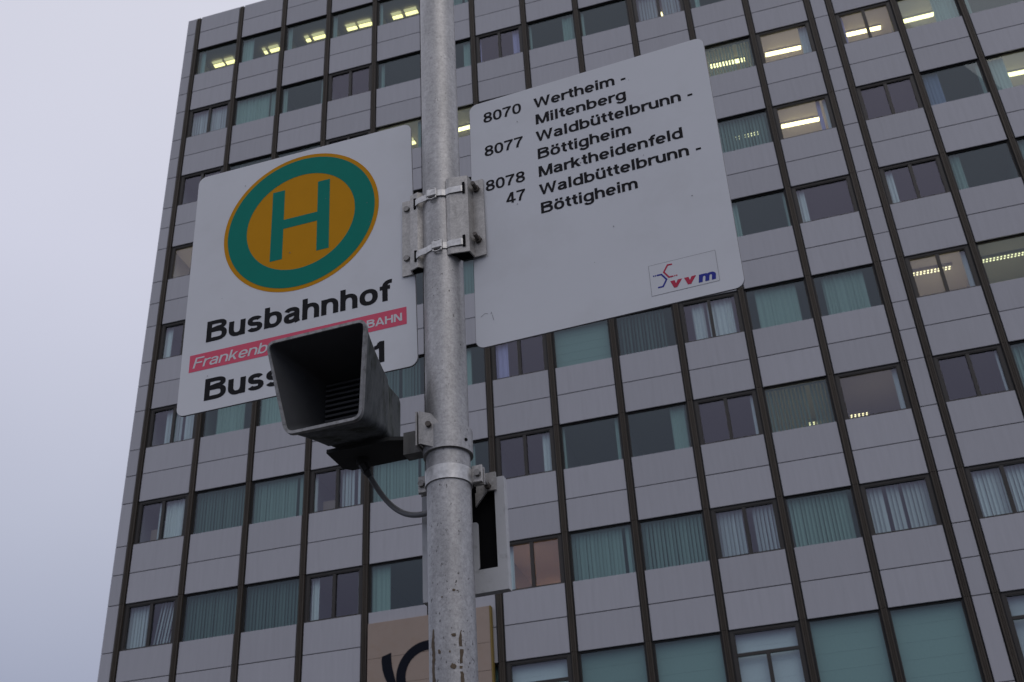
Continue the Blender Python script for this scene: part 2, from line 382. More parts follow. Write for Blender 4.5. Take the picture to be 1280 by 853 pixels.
# what hangs behind each window: (from, to, style[, material]) as fractions of the opening
W = {
 (0, 0): [(0.04, .16, 'soft')], (0, 1): [(.0, .28, 'soft')], (0, 2): [(0, .12, 'soft')], (0, 3): [(0, .1, 'soft')], (0, 4): [(0, .08, 'soft')],
 (1, 0): [(.03, .97, 'closed')], (1, 1): [(.0, .80, 'fold'), (.84, 1, 'fold')], (1, 2): [(.0, .10, 'soft'), (.9, 1, 'soft')], (1, 3): [(.9, .97, 'soft', 'sheer')],
 (1, 4): [(.05, .14, 'soft')], (1, 5): [(.1, .2, 'soft'), (.8, 1, 'soft')], (1, 6): [(.77, .97, 'soft', 'sheer'), (.03, .08, 'soft', 'sheer')], (1, 7): [(.73, 1, 'fold'), (0, .06, 'soft')],
 (1, 8): [(0, .07, 'soft')], (1, 9): [(.03, .97, 'open')], (1, 10): [(.1, .2, 'soft')],
 (2, 0): [], (2, 1): [(.2, .3, 'soft')], (2, 4): [(.88, 1, 'fold')], (2, 10): [(0, 1, 'gappy')], (2, 11): [(.78, .97, 'fold')], (2, 13): [(.03, .12, 'soft', 'sheer')],
 (2, 14): [(.58, 1, 'fold')], (2, 15): [(0, .1, 'soft')],
 (3, 0): [(.9, .97, 'soft')], (3, 10): [(0, 1, 'open')], (3, 11): [(.76, .84, 'soft', 'sheer'), (.88, .97, 'soft')], (3, 13): [(.04, .08, 'soft')],
 (3, 14): [(0, .30, 'soft', 'sheer'), (.93, 1, 'soft')],
 (4, 0): [(.03, .2, 'soft')], (4, 10): [(0, .15, 'soft'), (.94, 1, 'soft')], (4, 11): [(.06, .2, 'soft')], (4, 13): [(.05, .2, 'soft')], (4, 14): [(0, .2, 'fold')], (4, 15): [(0, .3, 'fold')],
 (5, 0): [(.28, .97, 'closed')], (5, 1): [(.22, .80, 'fold')], (5, 2): [(.0, 1, 'soft')], (5, 3): [(.03, .97, 'closed')], (5, 4): [(0, .9, 'open', 'blind_grey')], (5, 5): [(0, .72, 'fold')],
 (5, 6): [(.03, .28, 'soft', 'sheer')], (5, 7): [(0, 1, 'roll')], (5, 8): [(.0, .84, 'gappy', 'blind_grey')], (5, 9): [(.18, .40, 'fold'), (.44, .88, 'fold')], (5, 10): [(.14, .84, 'soft')], (5, 11): [(.13, .82, 'fold')],
 (5, 13): [(.86, .96, 'soft')], (5, 14): [],
 (6, 0): [(.36, .44, 'soft'), (.52, .97, 'fold')], (6, 1): [(0, 1, 'open', 'blind_grey')], (6, 2): [(0, 1, 'closed')], (6, 3): [(.03, .1, 'soft'), (.54, .97, 'open')], (6, 4): [(0, 1, 'closed')], (6, 5): [(0, .75, 'closed')],
 (6, 6): [(.78, .97, 'soft')], (6, 7): [(.9, .96, 'soft'), (0, .05, 'soft')], (6, 8): [(.70, .95, 'soft')], (6, 9): [(.88, .96, 'soft')], (6, 10): [(0, 1, 'gappy', 'blind_grey')], (6, 11): [(.86, .96, 'soft')],
 (6, 13): [(.9, .97, 'soft')], (6, 14): [(0, 1, 'closed')],
 (7, 0): [(.03, .48, 'closed'), (.62, .97, 'tilt')], (7, 1): [(0, 1, 'open', 'blind_grey')], (7, 2): [(0, 1, 'open', 'blind_grey')], (7, 3): [(.06, .2, 'soft'), (.88, .97, 'soft')], (7, 4): [(0, .33, 'soft')], (7, 5): [(0, .5, 'closed')],
 (7, 6): [(.03, .18, 'soft')], (7, 7): [(0, 1, 'closed')], (7, 8): [(0, 1, 'open')], (7, 9): [(.03, .48, 'closed'), (.6, .97, 'open')], (7, 10): [(.03, .97, 'closed')], (7, 11): [(.05, .95, 'closed')],
 (7, 13): [(.03, .97, 'closed')], (7, 14): [(0, 1, 'closed')],
 (8, 6): [(.0, 1, 'roll')], (8, 7): [(0, 1, 'roll')], (8, 8): [(0, 1, 'roll')], (8, 9): [(0, 1, 'roll')], (8, 10): [(0, 1, 'roll')], (8, 11): [(0, 1, 'roll')], (8, 13): [(0, .5, 'roll')],
}
PW = BAY - 2 * MW
for k in range(KMAX):
    for c in range(NCOL):
        if c == 12: continue
        x0 = MX(c) + MW; h = HWK(k); ty = wtype(k, c)
        if k == 8 and c in (0, 3, 6, 9, 13, 16): ty = 'T'
        vis = in_view(x0, x0 + PW, T(k) - h, T(k), 60)
        win = tobj('window', frame_mesh(ty, h), x0, 0, T(k))
        def pane(a, b, z0, z1, mat):
            p = tobj('pane', pane_mesh(a, b, z0, z1, mat), 0, .105, 0, win)
            p.rotation_euler = (R(random.uniform(-.25, .25)), 0, R(random.uniform(-.3, .3)))
        if ty == 'G': pane(.03, PW - .03, -h + .03, -.045, 'gl_green')
        elif ty == 'S': pane(.115, PW - .115, -h + .055, -.115, 'gl_clear')
        elif ty == 'P':
            pane(.115, PW / 2 - .05, -h + .055, -.115, 'gl_clear'); pane(PW / 2 + .05, PW - .115, -h + .055, -.115, 'gl_clear')
        else:
            pane(.115, PW - .115, -.62, -.115, 'gl_clear')
            pane(.115, PW / 2 - .05, -h + .055, -.70, 'gl_clear'); pane(PW / 2 + .05, PW - .115, -h + .055, -.70, 'gl_clear')
        items = W.get((k, c))
        if items is None:
            rr = random.Random(k * 31 + c); items = [[], [(0, .3, 'soft')], [(0, 1, 'closed')], [(.6, 1, 'fold')]][rr.randrange(4)]
        for it in items:
            a, b, style = it[:3]; mat = it[3] if len(it) > 3 else ('curtain' if style in ('fold', 'soft') else 'blind')
            nm = 'curtain' if style in ('fold', 'soft') else 'blind'
            tobj(nm, blind_mesh(a * PW + .01, b * PW - .01, h, style, mat, (CAM.x - x0 - PW / 2) / 30.3), 0, .235, 0, win)

M['wood'] = plain('cupboard_wood', (.24, .16, .10), .6, rnd=.1)
for (k, c), (a, b, z) in {(6, 0): (.16, .36, .62), (6, 3): (.14, .40, .55), (5, 14): (.72, .95, .4)}.items():
    tobj('cupboard', MB().chbox(a * PW, b * PW, .45, .80, B(k) - T(k) - .9, B(k) - T(k) + z, .01).mesh('cupboard', M['wood']), MX(c) + MW, 0, T(k))
# ceiling lamps in the lit rooms, set by where they show on the ceiling of their storey
LAMPS = {
 (0, 0): [(268, 83.5, 280, 80.2, 'twin'), (283, 79.5, 294, 76.5, 'twin')], (0, 1): [(330.5, 66.5, 334, 65.5, 'twin'), (338, 64.5, 350, 61.2, 'twin')],
 (0, 2): [(383, 51.5, 388, 50, 'twin'), (392, 49, 407, 45, 'twin')], (0, 3): [(434, 37.5, 446, 34.5, 'twin'), (449, 33.5, 465, 29.5, 'twin')], (0, 4): [(491, 23, 503, 20, 'twin'), (507, 18.5, 522, 14.5, 'twin')],
 (2, 4): [(512, 180, 519, 178, 'twin')], (2, 5): [(560, 166.5, 592, 158, 'bar')], (2, 10): [(888, 84, 931, 75, 'two')], (2, 11): [(957, 69.5, 1001, 60, 'bar')],
 (2, 13): [(1056, 45, 1101, 35, 'bar')], (2, 14): [(1128, 28, 1167, 18.5, 'bar')], (3, 10): [(904, 177, 949, 166, 'dots')], (3, 11): [(977, 159, 1024, 149.5, 'bar')],
 (3, 15): [(1241, 98.5, 1285, 89.5, 'bar')], (5, 13): [(1140, 343.5, 1189, 334.5, 'dots')], (5, 14): [(1227, 327, 1285, 316, 'dots')],
 (6, 10): [(1010, 530.5, 1030, 527, 'dots')], (6, 11): [(1062, 521, 1086, 517, 'dots')], (3, 0): [], (7, 6): [], (1, 9): [(825, 19, 828, 18, 'bar')],
}
DEEP = {(7, 6): 'warm', (6, 11): 'none', (1, 9): 'none', (3, 10): 'none'}
for (k, c), lst in LAMPS.items():
    zc = T(k) + .02 - .10
    for (xa, ya, xb, yb, st) in lst:
        a, b = on_plane_z(xa, ya, zc), on_plane_z(xb, yb, zc)
        mid = (a + b) / 2; d = (b - a); ln = d.length; th = math.atan2(d.y, d.x)
        m = MB(); mats = [M['lamp'], M['lamp_box'], M['lamp_dim']]
        if st in ('bar', 'two', 'twin', 'warm', 'glow'):
            m.mi = 1; m.box(-ln / 2, ln / 2, -.09, .09, .035, .095)
            if st == 'twin': mats[0] = M['lamp_hall']
            m.mi = 0
            if st == 'two': m.box(-ln / 2, ln / 2, -.085, -.03, 0, .034); m.box(-ln / 2, ln / 2, .03, .085, 0, .034)
            else: m.box(-ln / 2, ln / 2, *((-.08, .08) if st != 'twin' else (-.06, .09)), 0, .034)
            if st == 'twin': m.mi = 2; m.box(-ln / 2, ln / 2, -.23, -.11, .02, .045)
            if st in ('warm', 'glow'): mats[0] = M['lamp_warm' if st == 'warm' else 'lamp']
        else:
            m.mi = 1; m.box(-ln / 2 - .03, ln / 2 + .03, -.12, .12, .0, .09); mats[0] = M['lamp_dot']
            m.mi = 0; n = max(4, int(ln / .10))
            for q in range(n):
                xq = -ln / 2 + ln * (q + .5) / n
                m.box(xq - .02, xq + .02, -.085, -.035, -.008, -.002); m.box(xq - .02, xq + .02, .03, .08, -.008, -.002)
        o = tobj('ceiling_lamp', m.mesh('ceiling_lamp', mats), mid.x, mid.y, zc); o.rotation_euler = (0, 0, th)
    # unseen second row of lamps, added deeper inside to brighten the rooms
    kind_ = DEEP.get((k, c)) or (lst[0][4] if lst else 'glow')
    if kind_ in ('bar', 'two', 'dots', 'glow', 'warm'):
        m = MB(); m.box(-.6, .6, -.09, .09, 0, .05)
        tobj('ceiling_lamp', m.mesh('ceiling_lamp', M['lamp_warm' if kind_ == 'warm' else 'deep_fill']), MX(c) + BAY / 2, 4.7, zc - .02)

M['fill_beige'] = emit('fill_light_beige', (1.0, .80, .58), 3.4); M['fill_orange'] = emit('fill_light_orange', (1.0, .52, .30), 3.8)  # unseen fill lights, added below the sills to brighten the room ceilings
for (k, c), (mt, fx, sz) in {(7, 6): ('fill_orange', .30, .34), (6, 11): ('fill_beige', .6, .26), (3, 0): ('fill_beige', .4, .45), (5, 13): ('fill_beige', .5, .50), (5, 14): ('fill_beige', .5, .44), (6, 10): ('fill_beige', .5, .3), (2, 11): ('fill_beige', .5, .56), (2, 13): ('fill_beige', .5, .5), (2, 14): ('fill_beige', .5, .5), (2, 10): ('fill_beige', .5, .42), (3, 11): ('fill_beige', .5, .56), (3, 15): ('fill_beige', .5, .5), (2, 5): ('fill_beige', .5, .5), (2, 4): ('fill_beige', .5, .5)}.items():
    o = tobj('added_fill_light', MB().cyl((0, 0, 0), (0, 0, 1), sz * .7, .05, 14, sz).mesh('added_fill_light', M[mt]), MX(c) + MW + PW * fx, .95, B(k) - .35)

# ------------------------------------------------------------------ lettering
def ell(cx, cy, rx, ry, a0, a1, n=None, e=2.3):
    """part of a slightly squared ellipse, degrees"""
    n = n or max(6, int(abs(a1 - a0) / 9)); P = []
    for i in range(n + 1):
        t = R(a0 + (a1 - a0) * i / n); c, q = math.cos(t), math.sin(t)
        P.append((cx + rx * math.copysign(abs(c) ** (2 / e), c), cy + ry * math.copysign(abs(q) ** (2 / e), q)))
    return P
XH = .735; SQ = .80
def glyph(ch, s):
    """centre lines of a grotesque letter: (advance, [stroke]) with cap height 1; a stroke is (points, clip_low, clip_high)"""
    h = s / 2; X = XH; S = []; q_ = h * SQ                  # q_: half thickness of level strokes
    def ln(*p, lo=None, hi=None): S.append((list(p), lo, hi))
    def bowl(w, x=0.0): ln(*ell(x + w / 2, X / 2, w / 2 - h, X / 2 - q_ + .012, 0, 360, 40))
    def arch(x0, x1, top): ln(*(ell((x0 + x1) / 2, top - .36, (x1 - x0) / 2, .36 - q_ + .012, 180, 0) + [(x1, 0)]))
    def dots(w):
        for q in (w * .5 - .17, w * .5 + .17): ln((q, 1 - s * .95), (q, 1))
    base = {'ü': 'u', 'ö': 'o'}.get(ch, ch); w = .7
    if base == 'o': w = .78; bowl(w)
    elif base == 'n': w = .74; ln((h, 0), (h, X)); arch(h, w - h, X)
    elif base == 'h': w = .74; ln((h, 0), (h, 1)); arch(h, w - h, X)
    elif base == 'u': w = .74; ln((w - h, 0), (w - h, X)); ln(*([(h, X)] + ell(w / 2, .36, w / 2 - h, .36 - q_ + .012, 180, 360)))
    elif base == 'm': w = 1.16; ln((h, 0), (h, X)); arch(h, w / 2, X); arch(w / 2, w - h, X)
    elif base == 'r': w = .47; ln((h, 0), (h, X)); ln(*ell(.52, X - .36, .52 - h, .36 - q_ + .005, 180, 88))
    elif base == 'b': w = .78; ln((h, 0), (h, 1)); bowl(w)
    elif base == 'd': w = .78; ln((w - h, 0), (w - h, 1)); bowl(w)
    elif base == 'g': w = .78; bowl(w); ln(*([(w - h, X), (w - h, 0)] + ell(w / 2, -.02, w / 2 - h, .22, 0, -165)))
    elif base == 'a':
        w = .72; ln(*(ell(w / 2 - .02, X - .235, w / 2 - h - .02, .235 - q_ + .012, 165, 0) + [(w - h - .04, .12), (w - h, 0)]))
        ln(*([(w - h - .04, X * .57), (w * .45, X * .53)] + ell(w * .40, .225, w * .40 - h, .225 - q_ + .012, 95, 270) + ell(w * .40, .30, w * .60 - h - .05, .30 - q_ + .012, 280, 345)))
    elif base == 's':
        w = .68; ry = (X / 2 - q_ + .006) / 2; rx = w / 2 - h
        ln(*(ell(w / 2, X - q_ - ry + .012, rx - .015, ry, 22, 262, e=2.4) + ell(w / 2, q_ + ry - .012, rx, ry, 82, -160, e=2.4)))
    elif base == 'e': w = .74; ln((s * .6, X / 2 - .01), (w - s * .6, X / 2 - .01)); ln(*ell(w / 2, X / 2, w / 2 - h, X / 2 - q_ + .012, -6, 322, 40))
    elif base == 'f': w = .42; ln(*([(.22, 0)] + ell(.22 + .24, 1 - q_ - .22, .24, .22, 180, 78))); ln((0, X - q_), (.44, X - q_))
    elif base == 't': w = .42; ln(*([(.21, .93), (.21, .3)] + ell(.21 + .2, q_ + .2, .2, .2, 180, 275))); ln((0, X - q_), (.43, X - q_))
    elif base == 'i': w = s; ln((h, 0), (h, X)); ln((h, 1 - s * .9), (h, 1))
    elif base == 'l': w = s; ln((h, 0), (h, 1))
    elif base == 'k': w = .74; ln((h, 0), (h, 1)); ln((w - h - .02, X + .05), (s * .4, .2), lo=0, hi=X); ln((.30, .45), (w - h * .9, -.06), lo=0)
    elif base == 'v': w = .74; ln((h * .9, X + .1), (w / 2, h * .55), (w - h * .9, X + .1), hi=X, lo=0)
    elif base == '8':
        w = .74; ln(*ell(w / 2, .745, w / 2 - h - .03, .255 - q_ + .012, 0, 360, 36)); ln(*ell(w / 2, .275, w / 2 - h, .275 - q_ + .012, 0, 360, 36))
    elif base == '0': w = .74; ln(*ell(w / 2, .5, w / 2 - h, .5 - q_ + .012, 0, 360, 44, 2.4))
    elif base == '7': w = .74; ln((0, 1 - q_), (w - .02, 1 - q_)); ln((w - h * .9, 1 - q_ * 1.3), (w * .56, .58), (w * .40, .28), (w * .33, 0), lo=0)
    elif base == '4': w = .78; ln((w * .62, 1.02), (h * .6, .22), hi=1.0); ln((0, .235), (w, .235)); ln((w * .66, 0), (w * .66, 1))
    elif base == '1': w = .46; ln((w - h, 0), (w - h, 1)); ln(*ell(0.02, 1.0, w - h * 1.6, .27, -10, -88, 8))
    elif base == '-': w = .36; ln((0, .33), (w, .33))
    elif base == 'B':
        w = .92; ln((h, 0), (h, 1))
        ln(*([(h, 1 - q_), (w * .5, 1 - q_)] + ell(w * .52, .765, w * .44 - h, .235 - q_, 90, -90, e=2.5) + [(h, .53)]))
        ln(*([(h, .53), (w * .5, .53)] + ell(w * .54, .265 + q_ * .5, w * .46 - h, .265 - q_ * .5, 90, -90, e=2.5) + [(h, q_)]))
    elif base == 'F': w = .76; ln((h, 0), (h, 1)); ln((h, 1 - q_), (w, 1 - q_)); ln((h, .5), (w * .9, .5))
    elif base == 'H': w = .92; ln((h, 0), (h, 1)); ln((w - h, 0), (w - h, 1)); ln((h, .53), (w - h, .53))
    elif base == 'N': w = .94; ln((h, 0), (h, 1)); ln((w - h, 0), (w - h, 1)); ln((h * .8, 1.08), (w - h * .8, -.08), lo=0, hi=1)
    elif base == 'A': w = 1.0; ln((h * .8 - .04, -.1), (w / 2, 1.02), (w - h * .8 + .04, -.1), lo=0, hi=1); ln((w * .22, .28), (w * .78, .28))
    elif base == 'M': w = 1.06; ln((h, 0), (h, 1)); ln((w - h, 0), (w - h, 1)); ln((h, 1.08), (w / 2, .0), (w - h, 1.08), lo=0, hi=1)
    elif base == 'W': w = 1.32; ln((h * .8 - .02, 1.1), (w * .27, h * .3), (w * .5, 1.0), (w * .73, h * .3), (w - h * .8 + .02, 1.1), lo=0, hi=1)
    elif base == ' ': w = .42
    if ch in 'üö': dots(w)
    gap = {'i': .15, 'l': .15, ' ': 0}.get(base, .085)
    return w, gap, S
def clip(poly, lim, sign):
    out = []
    for i, p in enumerate(poly):
        q = poly[(i + 1) % len(poly)]; dp, dq = sign * (p[1] - lim), sign * (q[1] - lim)
        if dp >= 0: out.append(p)
        if dp * dq < 0: t = dp / (dp - dq); out.append((p[0] + (q[0] - p[0]) * t, p[1] + (q[1] - p[1]) * t))
    return out
def text_mesh(s, x0, x1, base, cap, mat, wt=.18, shear=0.0, y=-.0004):
    """one line of cut-out lettering in the x,z plane of a board: from x0 to x1, on a base line, with a cap height"""
    polys = []; x = 0; layer = 0
    for ch in s:
        w, gap, S = glyph(ch, wt); x += gap / 2
        for pts, lo, hi in S:
            layer += 1; P = [Vector(p) for p in pts]; a, b = [], []
            P = [p for i, p in enumerate(P) if i == 0 or (p - P[i - 1]).length > 1e-4]
            closed = (P[0] - P[-1]).length < 1e-3
            for i, p in enumerate(P):
                d0 = (p - P[i - 1]).normalized() if i else ((P[0] - P[-2]).normalized() if closed else (P[1] - p).normalized())
                d1 = (P[i + 1] - p).normalized() if i < len(P) - 1 else ((P[1] - P[0]).normalized() if closed else d0)
                d = (d0 + d1); d = d.normalized() if d.length > 1e-4 else d1; nn = Vector((-d.y, d.x)); k = wt / 2 / max(.3, abs(nn.dot(Vector((-d1.y, d1.x)))))
                off = Vector((nn.x * k, nn.y * k * (SQ if abs(nn.y) > .5 * abs(nn.x) else 1))); a.append(p + off); b.append(p - off)
            for i in range(len(P) - 1):
                q = [(v.x, v.y) for v in (b[i], b[i + 1], a[i + 1], a[i])]
                if lo is not None: q = clip(q, lo, 1)
                if hi is not None and q: q = clip(q, hi, -1)
                if len(q) > 2: polys.append((layer, [(x + px + shear * py, py) for px, py in q]))
        x += w + gap / 2
    xa = min(p[0] for _, q in polys for p in q); xb = max(p[0] for _, q in polys for p in q); kx = (x1 - x0) / (xb - xa); m = MB()
    for l_, q in polys:
        m.add([(x0 + (px - xa) * kx, y - (l_ % 6) * 1.5e-5, base + pz * cap) for px, pz in q], [tuple(range(len(q)))])
    return m.mesh('film', mat)

# ------------------------------------------------------------------ tan post sign on the tower
M['tan'] = weathered('tan_sign_board', (.335, .26, .21), .5, var=.05, scale=2.0, dirt=(.3, .2, .13), dirt_amt=.25, rnd=.03)
M['yellow_edge'] = plain('yellow_edge', (.22, .15, .03), .6)
M['navy'] = plain('navy_paint', (.009, .011, .018), .7, spec=.08)
ps = thing('post_sign', 'large square tan sign with black horn emblem low on the tower facade', 'sign', (10, -.2, ZT - 29.4))
zb = ZT - 29.44 - (ZT - 29.4)
rowsz = [(0, .95), (.95, 1.86), (1.86, 2.62), (2.62, 3.64)]
for (za, zb_) in rowsz:
    for xa, xb in ((-1.82, 0), (0, 1.76)):
        obj('sign_board', MB().chbox(xa + .003, xb - .003, 0, .02, za + .003, zb_ - .003, .004).mesh('sign_board', M['tan']), ps)
obj('side_edge', MB().box(1.765, 1.80, -.004, .17, 0, 3.64).mesh('side_edge', M['yellow_edge']), ps)
obj('box_body', MB().box(-1.81, 1.76, .022, .168, .004, 3.63).mesh('box_body', M['tan']), ps)
def flat(mb, poly, y=0.0):
    n = len(poly); mb.add([(x, y, z) for x, z in poly], [tuple(range(n))]); return mb
em = MB(); cz = 1.99; cx_ = -.02; seg = 64
ro = [( cx_ + .94 * math.cos(a), cz + .93 * math.sin(a)) for a in [2 * math.pi * i / seg for i in range(seg)]]
ri = [( cx_ + .67 * math.cos(a), cz + .67 * math.sin(a)) for a in [2 * math.pi * i / seg for i in range(seg)]]
for i in range(seg):
    j = (i + 1) % seg; em.prism([ri[i], ro[i], ro[j], ri[j]][::-1], -.012, -.003)
obj('emblem_ring', em.mesh('emblem_ring', M['navy']), ps)
em = MB(); zo = 29.4
L_ = [(-1.38, 2.64), (-1.39, 2.5), (-1.36, 2.28), (-1.30, 2.08), (-1.20, 1.86), (-1.02, 1.70), (-.97, 1.90), (-1.02, 2.08), (-1.08, 2.32), (-1.105, 2.55), (-1.11, 2.72)]
em.prism(L_, -.0125, -.0025); obj('emblem_mouthpiece', em.mesh('emblem_mouthpiece', M['navy']), ps)

# ------------------------------------------------------------------ the pole and what hangs on it
YAW = R(-2.4)
PX, PY = 20.06072111, -28.2995183
RAD = .038
FRAME = Matrix.Translation((PX, PY, 0)) @ Matrix.Rotation(YAW, 4, 'Z')       # local x right, y away from the viewer, z up
TX, TY = -.00488, .01109                                                     # the pole leans very slightly
def axis(v): return (TX * (v - 1.42), TY * (v - 1.42))                       # local x,y of the pole axis at height v above the camera
def H(v): return v + CAMZ

def galv(name, col, rough, flake=False, metal=.25):
    m, t, b = new_mat(name); l = t.links.new
    tc = N(t, 'ShaderNodeTexCoord')
    v1 = N(t, 'ShaderNodeTexVoronoi'); v1.inputs['Scale'].default_value = 120
    n1 = N(t, 'ShaderNodeTexNoise'); n1.inputs['Scale'].default_value = 210; n1.inputs['Detail'].default_value = 8; n1.inputs['Roughness'].default_value = .8
    mp = N(t, 'ShaderNodeMapping'); mp.inputs['Scale'].default_value = (1, 1, .18)
    n2 = N(t, 'ShaderNodeTexNoise'); n2.inputs['Scale'].default_value = 34; n2.inputs['Detail'].default_value = 6; n2.inputs['Roughness'].default_value = .6
    l(tc.outputs['Object'], v1.inputs['Vector']); l(tc.outputs['Object'], n1.inputs['Vector']); l(tc.outputs['Object'], mp.inputs[0]); l(mp.outputs[0], n2.inputs['Vector'])
    r1 = N(t, 'ShaderNodeMapRange'); r1.inputs[1].default_value = .3; r1.inputs[2].default_value = .7; r1.inputs[3].default_value = .66; r1.inputs[4].default_value = 1.22; l(n1.outputs['Fac'], r1.inputs[0])
    r2 = N(t, 'ShaderNodeMapRange'); r2.inputs[1].default_value = .35; r2.inputs[2].default_value = .68; r2.inputs[3].default_value = 1.10; r2.inputs[4].default_value = .80; l(n2.outputs['Fac'], r2.inputs[0])
    sp = N(t, 'ShaderNodeSeparateColor'); l(v1.outputs['Color'], sp.inputs[0])
    r3 = N(t, 'ShaderNodeMapRange'); r3.inputs[3].default_value = .93; r3.inputs[4].default_value = 1.07; l(sp.outputs[0], r3.inputs[0])
    a = N(t, 'ShaderNodeMath', operation='MULTIPLY'); l(r1.outputs[0], a.inputs[0]); l(r2.outputs[0], a.inputs[1])
    a2 = N(t, 'ShaderNodeMath', operation='MULTIPLY'); l(a.outputs[0], a2.inputs[0]); l(r3.outputs[0], a2.inputs[1])
    vm = N(t, 'ShaderNodeVectorMath', operation='SCALE'); vm.inputs[0].default_value = col; l(a2.outputs[0], vm.inputs['Scale']); out = vm.outputs[0]
    if flake:   # dark pits where the coating has gone, more of them lower down
        n4 = N(t, 'ShaderNodeTexNoise'); n4.inputs['Scale'].default_value = 190; n4.inputs['Detail'].default_value = 5; n4.inputs['Roughness'].default_value = .62
        mp4 = N(t, 'ShaderNodeMapping'); mp4.inputs['Scale'].default_value = (1, 1, .55); l(tc.outputs['Object'], mp4.inputs[0]); l(mp4.outputs[0], n4.inputs['Vector'])
        sz = N(t, 'ShaderNodeSeparateXYZ'); l(tc.outputs['Object'], sz.inputs[0])
        hz = N(t, 'ShaderNodeMapRange'); hz.inputs[1].default_value = H(.55); hz.inputs[2].default_value = H(1.1); hz.inputs[3].default_value = .0; hz.inputs[4].default_value = .045; l(sz.outputs[2], hz.inputs[0])
        sb = N(t, 'ShaderNodeMath', operation='SUBTRACT'); l(n4.outputs['Fac'], sb.inputs[0]); l(hz.outputs[0], sb.inputs[1])
        rr = N(t, 'ShaderNodeMapRange'); rr.inputs[1].default_value = .61; rr.inputs[2].default_value = .645; rr.inputs[3].default_value = 0; rr.inputs[4].default_value = .85; l(sb.outputs[0], rr.inputs[0])
        mx = N(t, 'ShaderNodeMix', data_type='RGBA'); mx.inputs[7].default_value = (.05, .045, .04, 1); l(rr.outputs[0], mx.inputs[0]); l(out, mx.inputs[6]); out = mx.outputs[2]
    l(out, b.inputs['Base Color']); b.inputs['Metallic'].default_value = metal; b.inputs['Roughness'].default_value = rough
    bp = N(t, 'ShaderNodeBump'); bp.inputs['Strength'].default_value = .35; bp.inputs['Distance'].default_value = .0012; l(n1.outputs['Fac'], bp.inputs['Height']); l(bp.outputs[0], b.inputs['Normal'])
    return m
M['galv'] = galv('galvanised_steel', (.405, .40, .395), .46, True, .6)
M['zinc'] = galv('zinc_bracket', (.47, .455, .43), .45, False, .4)
M['rust'] = weathered('rust', (.115, .085, .055), .85, var=.35, scale=140)
M['steel'] = weathered('stainless_band', (.58, .575, .56), .36, .5, var=.3, scale=90)
M['bolt'] = weathered('dull_bolt', (.26, .25, .235), .5, .5, var=.25, scale=220)
M['bolt_dark'] = weathered('rusty_bolt', (.12, .105, .09), .6, .4, var=.35, scale=240)
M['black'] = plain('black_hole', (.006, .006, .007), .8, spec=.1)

pole = thing('signpost', 'galvanised steel pole with chipped lower coating carrying both bus stop signs', 'pole', FRAME.translation); pole.rotation_euler = (0, 0, YAW)
def local(name, me, parent, kind=None, label=None): return obj(name, me, parent, kind=kind, label=label)
pm_ = MB(); pts = []
for i in range(41):
    v = -CAMZ + .0 + (4.3) * i / 40; ax = axis(v); pts.append((ax[0], ax[1], H(v)))
segs = 64; vv = []
for p in pts: vv += [(p[0] + RAD * math.cos(2 * math.pi * k / segs), p[1] + RAD * math.sin(2 * math.pi * k / segs), p[2]) for k in range(segs)]
pm_.add(vv, [(i * segs + k, i * segs + (k + 1) % segs, (i + 1) * segs + (k + 1) % segs, (i + 1) * segs + k) for i in range(40) for k in range(segs)] + [tuple(range(40 * segs, 41 * segs))])
local('shaft', pm_.mesh('shaft', M['galv'], True), pole)
cap = MB(); ax = axis(2.70); cap.cyl((ax[0], ax[1], H(2.70)), (0, 0, 1), RAD + .002, .02, 48); local('end_cap', cap.mesh('end_cap', M['black']), pole)

def on_pole(u_off, v, lift=.0004):
    """point on the front of the pole, u_off metres to the right of its axis"""
    ax = axis(v); r = RAD + lift; u_off = max(-r * .999, min(r * .999, u_off))
    return (ax[0] + u_off, ax[1] - math.sqrt(r * r - u_off * u_off), H(v))
rr = random.Random(3)
def streak(u0, v_top, v_bot, wd, seed, gaps=0):
    q = random.Random(seed); m = MB(); n = 46; rows = []
    for i in range(n + 1):
        v = v_top + (v_bot - v_top) * i / n; t_ = i / n
        ww = wd * min(1, .25 + t_ * 9) * (.72 + .5 * q.random()); cu = u0 + .0007 * math.sin(i * .7 + seed) + q.uniform(-.0004, .0004)
        rows.append([on_pole(cu + ww * s, v) for s in (-.5, -.17, .17, .5)])
    for i in range(n):
        if gaps and q.random() < gaps: continue
        o = len(m.v); m.v += rows[i] + rows[i + 1]
        for k in range(3): m.f.append([o + k, o + k + 1, o + k + 5, o + k + 4]); m.m.append(0)
    return m
local('rust_streak', streak(-.0205, .607, .40, .0062, 1).mesh('rust_streak', M['rust']), pole)
local('rust_streak', streak(.0245, .600, .40, .0040, 2, .07).mesh('rust_streak', M['rust']), pole)
def chip(u0, v0, w_, h_, seed):
    q = random.Random(seed); m = MB(); n = 14
    c = on_pole(u0, v0, .0006); ring = []
    for i in range(n):
        a = 2 * math.pi * i / n; k = .7 + .5 * q.random(); ring.append(on_pole(u0 + w_ / 2 * k * math.cos(a), v0 + h_ / 2 * k * math.sin(a), .0005))
    m.add([c] + ring, [(0, i + 1, (i + 1) % n + 1) for i in range(n)]); return m
for (u0, v0, w_, h_) in ((.0150, .592, .0070, .0060), (.0130, .543, .0100, .0088), (-.0085, .568, .0045, .009), (.009, .566, .003, .004), (.017, .665, .005, .004), (.022, .664, .0025, .002), (-.002, .655, .003, .0025)):
    local('paint_chip', chip(u0, v0, w_, h_, int(u0 * 1e5 + v0 * 1e4)).mesh('paint_chip', M['rust']), pole)

